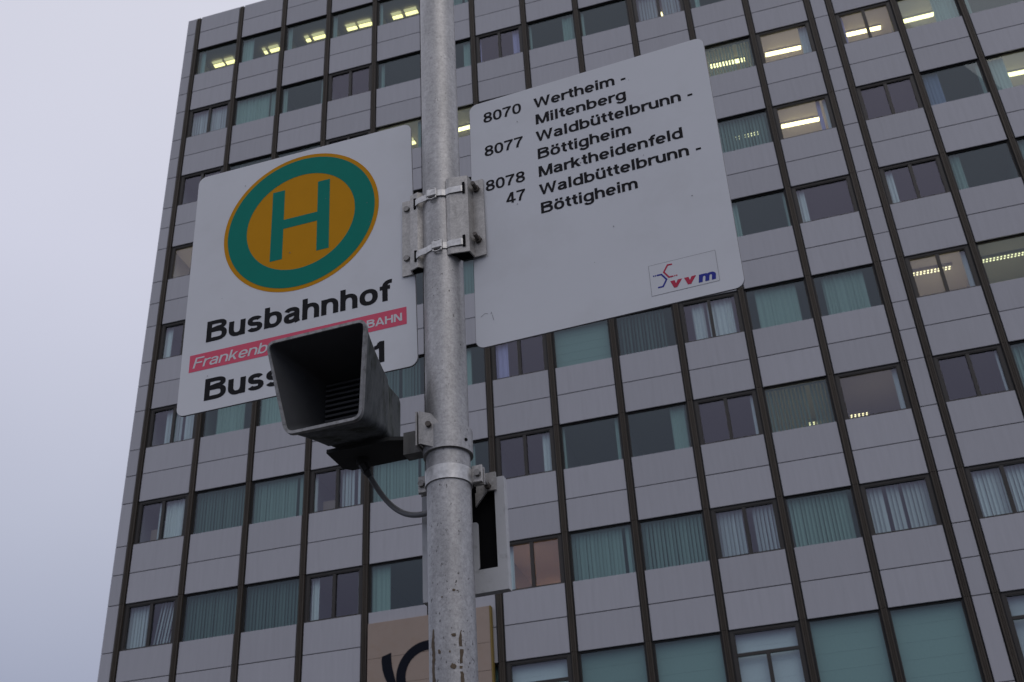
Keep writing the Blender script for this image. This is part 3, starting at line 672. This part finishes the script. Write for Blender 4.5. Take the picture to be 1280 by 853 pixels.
# ---- boards
M['white_board'] = weathered('white_sign_board', (.645, .662, .69), .42, var=.025, scale=5.0, dirt=(.45, .45, .44), dirt_amt=.16, dirt_scale=6.0)
M['board_edge'] = plain('board_edge', (.22, .22, .23), .5, .3)
M['black_film'] = plain('black_film', (.010, .010, .012), .6, spec=.12)
M['green_film'] = plain('green_film', (.0, .20, .15), .6, spec=.12)
M['yellow_film'] = plain('yellow_film', (.56, .25, .0), .6, spec=.12)
M['red_film'] = plain('red_film', (.72, .11, .18), .6, spec=.12)
M['white_film'] = plain('white_film', (.66, .67, .69), .6, spec=.12)
M['logo_red'] = plain('logo_red', (.50, .045, .09), .6, spec=.12)
M['logo_blue'] = plain('logo_blue', (.035, .045, .30), .6, spec=.12)
M['scratch'] = plain('scratch', (.16, .16, .17), .6)
def sign_matrix(yaw, roll, pitch, u0, v0, z_mid=1.42):
    a, ro_, pi_ = R(yaw), R(roll), R(pitch)
    e = Vector((math.cos(a), math.sin(a), 0)); n = Vector((math.sin(a), -math.cos(a), 0)); z = Vector((0, 0, 1))
    z2 = z * math.cos(pi_) + n * math.sin(pi_); e2 = e * math.cos(ro_) + z2 * math.sin(ro_); z3 = z2 * math.cos(ro_) - e * math.sin(ro_)
    y = z3.cross(e2); O = Vector((PX, PY, H(z_mid))) + e2 * u0 + z3 * v0
    return Matrix(((e2.x, y.x, z3.x, O.x), (e2.y, y.y, z3.y, O.y), (e2.z, y.z, z3.z, O.z), (0, 0, 0, 1)))
def rounded(w_, h_, r, n=8, x=0, z=0):
    P = []
    for cx, cz, a0 in ((w_ - r, r, -90), (w_ - r, h_ - r, 0), (r, h_ - r, 90), (r, r, 180)):
        P += [(x + cx + r * math.cos(R(a0 + 90 * i / n)), z + cz + r * math.sin(R(a0 + 90 * i / n))) for i in range(n + 1)]
    return P
def board(sw, sh):
    m = MB(); P = [(x * sw, z * sh) for x, z in rounded(.5, .6, .018)]; n = len(P)
    Pi = [(x * sw, z * sh) for x, z in rounded(.4984, .5984, .0172, x=.0008, z=.0008)]
    m.add([(x, 0, z) for x, z in Pi], [tuple(range(n))])
    m.mi = 1
    m.add([(x, 0, z) for x, z in Pi] + [(x, .0006, z) for x, z in P] + [(x, .003, z) for x, z in P],
          [(i, (i + 1) % n, (i + 1) % n + n, i + n) for i in range(n)] + [(i + n, (i + 1) % n + n, (i + 1) % n + 2 * n, i + 2 * n) for i in range(n)] + [tuple(range(3 * n - 1, 2 * n - 1, -1))])
    return m.mesh('board', [M['white_board'], M['board_edge']])
def disc_mesh(r, y, mat, r_in=0, cx=.25, cz=.41, n=96):
    m = MB(); o = [(cx + r * math.cos(2 * math.pi * i / n), y, cz + r * math.sin(2 * math.pi * i / n)) for i in range(n)]
    if r_in:
        q = [(cx + r_in * math.cos(2 * math.pi * i / n), y, cz + r_in * math.sin(2 * math.pi * i / n)) for i in range(n)]
        m.add(o + q, [(i, (i + 1) % n, (i + 1) % n + n, i + n) for i in range(n)])
    else: m.add(o, [tuple(range(n))])
    return m.mesh('film', mat)
def rect(x0, x1, z0, z1, y, mat): return MB().add([(x0, y, z0), (x1, y, z0), (x1, y, z1), (x0, y, z1)], [(0, 1, 2, 3)]).mesh('film', mat)

# left: bus stop sign
ls = thing('bus_stop_sign', 'white bus stop sign reading Busbahnhof with round yellow and green H emblem', 'sign'); ls.matrix_world = sign_matrix(.09, 1.2, -.28, -.553, -.298)
SWL, SHL = .494 / .5, .602 / .6
obj('board', board(SWL, SHL), ls)
SC = Matrix.Diagonal((SWL, 1, SHL, 1))
def film(name, me, par, s=SC, label=None):
    me.transform(s); return obj(name, me, par, label=label)
film('yellow_disc', disc_mesh(.1755, -.0003, M['yellow_film']), ls); film('green_ring', disc_mesh(.1665, -.0006, M['green_film'], .1225), ls)
hm = MB()
for poly in ([(.184, .321), (.2118, .321), (.2118, .5026), (.184, .5026)], [(.288, .321), (.3155, .321), (.3155, .5026), (.288, .5026)], [(.2118, .3985), (.288, .3985), (.288, .4222), (.2118, .4222)]):
    flat(hm, poly, -.0006)
film('letter_h', hm.mesh('film', M['green_film']), ls)
BLD = .228
film('lettering', text_mesh('Busbahnhof', .0521, .4515, .1585, .0492, M['black_film'], BLD), ls, label='black word Busbahnhof')
film('red_banner', rect(.0195, .4797, .0955, .1348, -.0003, M['red_film']), ls)
film('lettering', text_mesh('Frankenb', .0275, .190, .1032, .0240, M['white_film'], .165, .22, y=-.0006), ls, label='white italic letters Frankenb on red banner')
film('lettering', text_mesh('BAHN', .398, .4705, .1052, .0178, M['white_film'], .22, y=-.0006), ls, label='white letters BAHN on red banner')
film('lettering', text_mesh('Buss', .0585, .2235, .0235, .0486, M['black_film'], BLD), ls, label='black letters Buss')
film('numeral', text_mesh('1', .4125, .4335, .0229, .0466, M['black_film'], BLD), ls, label='black numeral 1')

# right: bus line sign
rs = thing('bus_line_sign', 'white bus line sign listing routes 8070 to 47 on right of pole', 'sign'); rs.matrix_world = sign_matrix(-4.64, -.95, .76, .063, -.29)
SWR, SHR = .495 / .5, .589 / .6
obj('board', board(SWR, SHR), rs); SC2 = Matrix.Diagonal((SWR, 1, SHR, 1))
LINES = [('8070', .0314, .1143, .5412), ('Wertheim -', .142, .3368, .5412), ('Miltenberg', .1442, .3335, .4968), ('8077', .0314, .1143, .4510), ('Waldbüttelbrunn -', .142, .4624, .4512),
         ('Böttigheim', .1437, .3352, .4060), ('8078', .0312, .1141, .3606), ('Marktheidenfeld', .1433, .4326, .3606), ('47', .0725, .1130, .3156), ('Waldbüttelbrunn -', .1416, .4621, .3150), ('Böttigheim', .1430, .3353, .2700)]
for s_, xa, xb, zb_ in LINES:
    film('lettering', text_mesh(s_, xa, xb, zb_, .0264, M['black_film'], .195 if s_[0].isdigit() else .215), rs, SC2, label='black lettering ' + s_.replace(' -', ''))
def polyline(pts, wd, y, mat):
    m = MB()
    P = [Vector(p) for p in pts]; a, b = [], []
    for i, p in enumerate(P):
        d0 = (p - P[i - 1]).normalized() if i else (P[1] - p).normalized(); d1 = (P[i + 1] - p).normalized() if i < len(P) - 1 else d0
        d = (d0 + d1).normalized(); nn = Vector((-d.y, d.x)); k = wd / 2 / max(.4, nn.dot(Vector((-d1.y, d1.x)))); a.append(p + nn * k); b.append(p - nn * k)
    for i in range(len(P) - 1): m.add([(q[0], y, q[1]) for q in (b[i], b[i + 1], a[i + 1], a[i])], [(0, 1, 2, 3)])
    return m.mesh('film', mat)
film('logo_sticker', rect(.3367, .4580, .0244, .0894, -.0003, M['white_board']), rs, SC2)
for (a, b) in (((.3367, .0244), (.458, .0244)), ((.458, .0244), (.458, .0894)), ((.458, .0894), (.3367, .0894)), ((.3367, .0894), (.3367, .0244))):
    film('sticker_edge', polyline([a, b], .0005, -.0004, M['scratch']), rs, SC2)
film('emblem_arc', polyline([(.3795, .0817), (.3712, .0824), (.3629, .0690), (.3708, .0562), (.3790, .0560)], .0030, -.0006, M['logo_red']), rs, SC2)
film('emblem_arc', polyline([(.3495, .0655), (.3582, .0653), (.3662, .0525), (.3585, .0393), (.3493, .0393)], .0030, -.0006, M['logo_blue']), rs, SC2)
for x in (.3815, .3850): film('emblem_dot', rect(x - .0011, x + .0011, .0547, .0573, -.0006, M['logo_red']), rs, SC2)
for x in (.3440, .3472): film('emblem_dot', rect(x - .0011, x + .0011, .0642, .0668, -.0006, M['logo_blue']), rs, SC2)
film('lettering', text_mesh('vv', .3722, .4188, .0312, .0212, M['logo_red'], .26, .12, y=-.0006), rs, SC2, label='red letters vv of the logo')
film('lettering', text_mesh('m', .4215, .4532, .0294, .0222, M['logo_blue'], .27, .12, y=-.0006), rs, SC2, label='blue letter m of the logo')
for pts in ([(.0318, .0692), (.0330, .0738), (.0342, .0690)], [(.0350, .0672), (.0362, .0600), (.0375, .0545)], [(.012, .068), (.02, .0735), (.026, .072)]): film('scratch', polyline(pts, .0007, -.0004, M['scratch']), rs, SC2)
rq = random.Random(11)
for par, s_ in ((ls, SC), (rs, SC2)):
    for i in range(9):
        x, z = rq.uniform(.03, .47), rq.uniform(.03, .57); r = rq.uniform(.0006, .0014)
        film('speck', MB().add([(x + r * math.cos(a) * rq.uniform(.6, 1.3), -.0009, z + r * math.sin(a) * rq.uniform(.6, 1.3)) for a in [i2 * math.pi / 4 for i2 in range(8)]], [tuple(range(8))]).mesh('film', M['scratch']), par, s_)

# ---- brackets (in the pole's frame, but parts of their signs)
def part_in_pole_frame(name, me, parent, label=None):
    o = bpy.data.objects.new(name, me); COL.objects.link(o); o.parent = parent
    o.matrix_local = parent.matrix_world.inverted() @ FRAME
    if label: o['label'] = label
    return o
def sub(name, me, part):                                     # sub-part that shares its part's frame
    o = bpy.data.objects.new(name, me); COL.objects.link(o); o.parent = part; return o
VB0, VB1 = H(1.325), H(1.508)
lb = MB().sheet([(-.0825, -.0064), (-.0605, -.0056), (-.0590, -.0190), (-.0425, -.0245), (-.0345, -.0175)], .0028, VB0, VB1)
lbo = part_in_pole_frame('bracket', lb.mesh('bracket', M['zinc']), ls)
rb_ = MB().sheet([(.0905, -.0076), (.0670, -.0066), (.0640, -.0290), (.0300, -.0345), (.0225, -.0330)], .0028, VB0 + .004, VB1 + .006)
rbo = part_in_pole_frame('bracket', rb_.mesh('bracket', M['zinc']), rs)
lbo_f = MB().extrude_z([(-.0600, -.0062), (-.0585, -.0175), (-.0425, -.0228), (-.0365, -.0160), (-.0375, -.002), (-.060, -.002)], VB0 + .002, VB0 + .006); sub('bracket_shade', lbo_f.mesh('bracket_shade', M['black']), lbo)  # black plates stand in for the shade inside the hollow channels
rbo_f = MB().extrude_z([(.0665, -.0072), (.0630, -.0272), (.0300, -.0328), (.0260, -.0320), (.0375, -.010), (.0400, -.003), (.0640, -.004)], VB0 + .006, VB0 + .010); sub('bracket_shade', rbo_f.mesh('bracket_shade', M['black']), rbo)
for v in (1.487, 1.365):
    sub('bolt', MB().cyl((-.0725, -.007, H(v)), (0, -1, 0), .0066, .005, 20, .0060).mesh('bolt', M['bolt'], True), lbo)
for v in (1.491, 1.366):
    b_ = MB().cyl((.0762, -.008, H(v)), (0, -1, 0), .0075, .006, 6).cyl((.0762, -.014, H(v)), (0, -1, 0), .0042, .017, 14)
    sub('bolt', b_.mesh('bolt', M['bolt_dark']), rbo)
for (ul, ur, v) in ((-.047, .058, 1.481), (-.046, .0555, 1.352)):   # dark slots for the bands
    sub('slot', MB().box(ul - .0035, ul + .0010, -.0262, -.0225, H(v) - .013, H(v) + .013).mesh('slot', M['black']), lbo)
    sub('slot', MB().box(ur - .0025, ur + .0025, -.0345, -.0318, H(v) - .011, H(v) + .015).mesh('slot', M['black']), rbo)
# steel bands round the pole
for (ul, ur, v, bu) in ((-.046, .057, 1.481, -.005), (-.045, .0545, 1.352, .004)):
    path = [(ul, -.0262), (ul + .008, -.0310)]
    for i in range(7):
        a = R(-122 + i * 10.5); path.append(((RAD + .0022) * math.cos(a), (RAD + .0022) * math.sin(a)))
    path += [(.030, -.0375), (ur - .004, -.0350), (ur, -.0330)]
    bd = MB().sheet(path, .0016, H(v) - .0072, H(v) + .0072)
    st = local('steel_band', bd.mesh('steel_band', M['steel']), pole)
    bk = MB().chbox(bu - .0105, bu + .0105, -.0462, -.0400, H(v) - .0088, H(v) + .0088, .0015)
    sub('buckle', bk.mesh('buckle', M['steel']), st)
    lug = MB().tube([(bu - .008, -.043, H(v) - .007), (bu - .0075, -.0435, H(v) - .0135), (bu, -.0437, H(v) - .0155), (bu + .0085, -.0435, H(v) - .013), (bu + .009, -.043, H(v) - .006)], .0016, 8)
    lug.tube([(bu - .008, -.042, H(v) + .007), (bu - .006, -.0425, H(v) + .0115), (bu + .006, -.0425, H(v) + .0115), (bu + .008, -.042, H(v) + .007)], .0014, 8)
    sub('buckle_lug', lug.mesh('buckle_lug', M['steel'], True), st)

# ---- loudspeaker
M['horn'] = weathered('horn_grey', (.118, .128, .131), .75, var=.45, scale=70, dirt=(.028, .034, .018), dirt_amt=.92, dirt_from=.49, dirt_scale=24, bump=.4, bump_scale=260, stretch=(1, 1, .4), spec=.25)
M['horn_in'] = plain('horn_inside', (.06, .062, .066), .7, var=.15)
M['horn_rim'] = weathered('horn_rim', (.34, .34, .34), .55, var=.28, scale=110, dirt=(.12, .12, .11), dirt_amt=.7, dirt_scale=70)
M['moss'] = weathered('mossy_case', (.15, .16, .155), .7, var=.3, scale=30, dirt=(.018, .026, .009), dirt_amt=.95, dirt_from=.44, dirt_scale=30, bump=.5, bump_scale=260, stretch=(1, 1, .4), spec=.25)
M['base_plate'] = plain('speaker_base', (.045, .047, .047), .75, var=.2, spec=.2)
M['rubber'] = plain('black_rubber', (.018, .018, .018), .6)
M['cable'] = plain('grey_cable', (.10, .10, .10), .5)
sp = thing('loudspeaker', 'grey rectangular horn loudspeaker with mossy side on arm left of pole', 'loudspeaker', FRAME.translation); sp.rotation_euler = (0, 0, YAW)
def rloop(tl, tr, br, bl, rad, n=5):
    """rounded loop through four corners"""
    C4 = [Vector(q) for q in (tl, tr, br, bl)]; out = []
    for i in range(4):
        c = C4[i]; p = (C4[i - 1] - c).normalized(); q = (C4[(i + 1) % 4] - c).normalized(); a, b = c + p * rad, c + q * rad
        for k in range(n + 1):
            t_ = k / n; out.append(a * (1 - t_) ** 2 + c * 2 * t_ * (1 - t_) + b * t_ ** 2)
    return out
def loft(loops, closed_end=False):
    m = MB(); n = len(loops[0]); v = []
    for lp in loops: v += lp
    f = [(i * n + k, i * n + (k + 1) % n, (i + 1) * n + (k + 1) % n, (i + 1) * n + k) for i in range(len(loops) - 1) for k in range(n)]
    if closed_end: f.append(tuple(range((len(loops) - 1) * n, len(loops) * n)))
    return m.add(v, f)
MT = dict(tl=(-.272, -.17, H(1.1255)), tr=(-.079, -.17, H(1.1265)), br=(-.1065, -.125, H(.960)), bl=(-.249, -.125, H(.960)))
RR = dict(tl=(-.240, .0, H(1.116)), tr=(-.1145, .0, H(1.116)), br=(-.1145, .0, H(.994)), bl=(-.240, .0, H(.994)))
def lerp4(a, b, t_, sq=0.0, ins=0.0):
    q = {}
    for k in a: q[k] = Vector(a[k]).lerp(Vector(b[k]), t_)
    c = sum(q.values(), Vector()) / 4
    for k in q:
        d = q[k] - c; d.y = 0; q[k] = q[k] - d * sq
        if ins: q[k] = q[k] - Vector((math.copysign(ins, d.x), 0, math.copysign(ins, d.z)))
    return q
def LP(q, rad, n=5): return rloop(q['tl'], q['tr'], q['br'], q['bl'], rad, n)
outer = [LP(lerp4(MT, RR, t_, .018 * math.sin(math.pi * t_)), .014 + .004 * (1 - t_)) for t_ in (0, .2, .4, .6, .8, 1)]
local('horn', loft(outer).mesh('horn', M['horn'], True), sp)
RI = dict(tl=(-.222, -.03, H(1.098)), tr=(-.132, -.03, H(1.098)), br=(-.132, -.03, H(1.012)), bl=(-.222, -.03, H(1.012)))
RI2 = {k: Vector(v) for k, v in RI.items()}
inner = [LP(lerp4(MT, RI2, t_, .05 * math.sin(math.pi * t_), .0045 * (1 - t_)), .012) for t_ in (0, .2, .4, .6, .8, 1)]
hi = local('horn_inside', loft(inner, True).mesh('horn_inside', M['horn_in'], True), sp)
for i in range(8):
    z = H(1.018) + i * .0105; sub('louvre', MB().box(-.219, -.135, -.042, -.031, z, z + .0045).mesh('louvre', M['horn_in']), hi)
o0, i0 = outer[0], inner[0]; f0 = [p + Vector((0, -.0028, 0)) for p in o0]; f1 = [p + Vector((0, -.0028, 0)) for p in i0]
oo = [Vector(p) + (Vector(p) - sum((Vector(q) for q in o0), Vector()) / len(o0)).normalized() * .0012 for p in o0]
ob = [p + Vector((0, .006, 0)) for p in oo]
local('horn_rim', loft([ob, oo, [p + Vector((0, -.0028, 0)) for p in oo], f1, i0]).mesh('horn_rim', M['horn_rim'], True), sp)
# rear case
case = [LP({k: Vector(v) + Vector((0, y, 0)) - (Vector((math.copysign(s, v[0] + .177), 0, math.copysign(s, v[2] - H(1.055))))) for k, v in RR.items()}, .010) for y, s in ((-.001, -.0012), (.003, -.0012), (.004, .003), (.025, .0065), (.066, .0065), (.078, .009), (.083, .016))]
local('rear_case', loft(case, True).mesh('rear_case', M['moss'], True), sp)
bp_ = MB().extrude_z([(-.236, .002), (-.112, .002), (-.088, .012), (-.078, .03), (-.078, .084), (-.222, .084), (-.236, .07)], H(.981), H(.9885))
bpo = local('base_plate', bp_.mesh('base_plate', M['base_plate']), sp)
arm = MB().box(-.084, -.0415, .000, .026, H(.945), H(.9885))
arm.prism([(-.0415, H(.945)), (-.030, H(.918)), (-.030, H(.935)), (-.0415, H(.975))], .000, .026)
M['arm'] = weathered('dull_grey_arm', (.17, .17, .165), .6, .2, var=.4, scale=60, stretch=(1, 1, .3))
local('mounting_arm', arm.mesh('mounting_arm', M['arm']), sp)
# clamp round the pole
ax = axis(.945); cl = MB().ring(ax[0], ax[1], RAD + .0004, RAD + .0055, H(.920), H(.966), 64)
clo = local('pole_clamp', cl.mesh('pole_clamp', M['galv'], True), sp)
sub('clamp_ear', MB().box(-.0425, -.0395, -.044, .004, H(.934), H(1.000)).mesh('clamp_ear', M['zinc']), clo)
sub('clamp_ear', MB().box(-.0355, -.0325, -.047, -.012, H(.934), H(.998)).mesh('clamp_ear', M['zinc']), clo)
gp = MB().prism([(-.0325, H(.934)), (-.004, H(.921)), (.004, H(.921)), (.004, H(.9655)), (-.012, H(.988)), (-.0325, H(.997))], -.0475, -.0440)
sub('clamp_gusset', gp.mesh('clamp_gusset', M['zinc']), clo)
sub('bolt', MB().cyl((-.016, -.0475, H(.966)), (.1, -1, 0), .0050, .007, 12).mesh('bolt', M['bolt_dark'], True), clo)
sub('bolt', MB().cyl((.039, -.021, H(.937)), (.75, -.5, 0), .003, .005, 10).mesh('bolt', M['black'], True), clo)
# cable gland and cable
gl_ = MB().cyl((-.187, .050, H(.981)), (0, 0, -1), .0115, .010, 18).cyl((-.187, .050, H(.972)), (.5, .35, -1), .0085, .016, 6).cyl((-.180, .055, H(.957)), (.5, .4, -1), .0075, .012, 14, .0048)
local('cable_gland', gl_.mesh('cable_gland', M['rubber'], True), sp)
def bez(P, n=26):
    out = []
    P = [Vector(p) for p in P]
    for i in range(n + 1):
        t_ = i / n; Q = P[:]
        while len(Q) > 1: Q = [Q[k].lerp(Q[k + 1], t_) for k in range(len(Q) - 1)]
        out.append(Q[0])
    return out
local('cable', MB().tube(bez([(-.176, .060, H(.949)), (-.158, .085, H(.905)), (-.128, .080, H(.865)), (-.085, .050, H(.845)), (-.030, .004, H(.829))]), .0052, 14).mesh('cable', M['cable'], True), sp)

# ---- small open housing behind the pole, with its own clamp
M['white_paint'] = weathered('old_white_paint', (.56, .57, .58), .55, var=.08, scale=14, dirt=(.2, .2, .195), dirt_amt=.45, dirt_from=.54, dirt_scale=30)
hs = thing('sign_housing', 'small white sheet metal housing with dark opening clamped behind pole', 'housing', FRAME.translation); hs.rotation_euler = (0, 0, YAW)
Y0 = .060
fr = MB()
fr.box(.0615, .0790, Y0, Y0 + .002, H(.692), H(.898)); fr.box(.0770, .0790, Y0 + .002, Y0 + .016, H(.692), H(.898))
fr.box(-.0745, .0615, Y0, Y0 + .002, H(.692), H(.733)); fr.box(-.0745, -.042, Y0, Y0 + .002, H(.733), H(.898)); fr.box(-.0745, -.0725, Y0 + .002, Y0 + .016, H(.692), H(.898))
fr.box(-.0725, .0770, Y0 + .002, Y0 + .016, H(.692), H(.694)); fr.box(-.0725, .0770, Y0 + .0145, Y0 + .016, H(.694), H(.898))
local('case', fr.mesh('case', M['white_paint']), hs)
rp = rounded(.068, .088, .006, 5, -.040, H(.734)); local('inner_plate', MB().prism(rp, Y0 + .004, Y0 + .006).mesh('inner_plate', M['white_paint']), hs)
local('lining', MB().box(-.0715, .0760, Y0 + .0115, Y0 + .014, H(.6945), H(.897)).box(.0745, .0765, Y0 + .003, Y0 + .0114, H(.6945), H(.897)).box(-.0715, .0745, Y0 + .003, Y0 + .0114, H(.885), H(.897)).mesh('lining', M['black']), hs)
ta = MB().box(.030, .0665, Y0 - .006, Y0 - .0015, H(.872), H(.906)); ta.prism([(.028, H(.872)), (.050, H(.872)), (.036, H(.856)), (.028, H(.846))][::-1], Y0 - .006, Y0 - .0015)
local('fixing_plate', ta.mesh('fixing_plate', M['zinc']), hs)
ax = axis(.88)
bd = MB().ring(ax[0], ax[1], RAD + .0003, RAD + .0028, H(.862), H(.889), 64)
bdo = local('pole_band', bd.mesh('pole_band', M['steel'], True), hs)
for s_, z0, z1 in ((-1, .864, .896), (1, .864, .896)):
    xa, xb = sorted((ax[0] + s_ * .0395, ax[0] + s_ * .0585))
    sub('band_ear', MB().chbox(xa, xb, -.002, .004, H(z0), H(z1), .0012).box(xa, xb, .010, .014, H(z0), H(z1)).mesh('band_ear', M['zinc']), bdo)
    cx = ax[0] + s_ * .0510
    sub('bolt', MB().cyl((cx, -.002, H(.880)), (0, -1, 0), .0062, .006, 6).cyl((cx, .014, H(.880)), (0, 1, 0), .003, .03, 10).mesh('bolt', M['bolt']), bdo)
sub('bolt', MB().cyl((.0525, Y0 - .006, H(.880)), (0, -1, 0), .006, .008, 6).cyl((.0525, Y0 - .014, H(.880)), (0, -1, 0), .003, .012, 10).mesh('bolt', M['bolt_dark']), bdo)
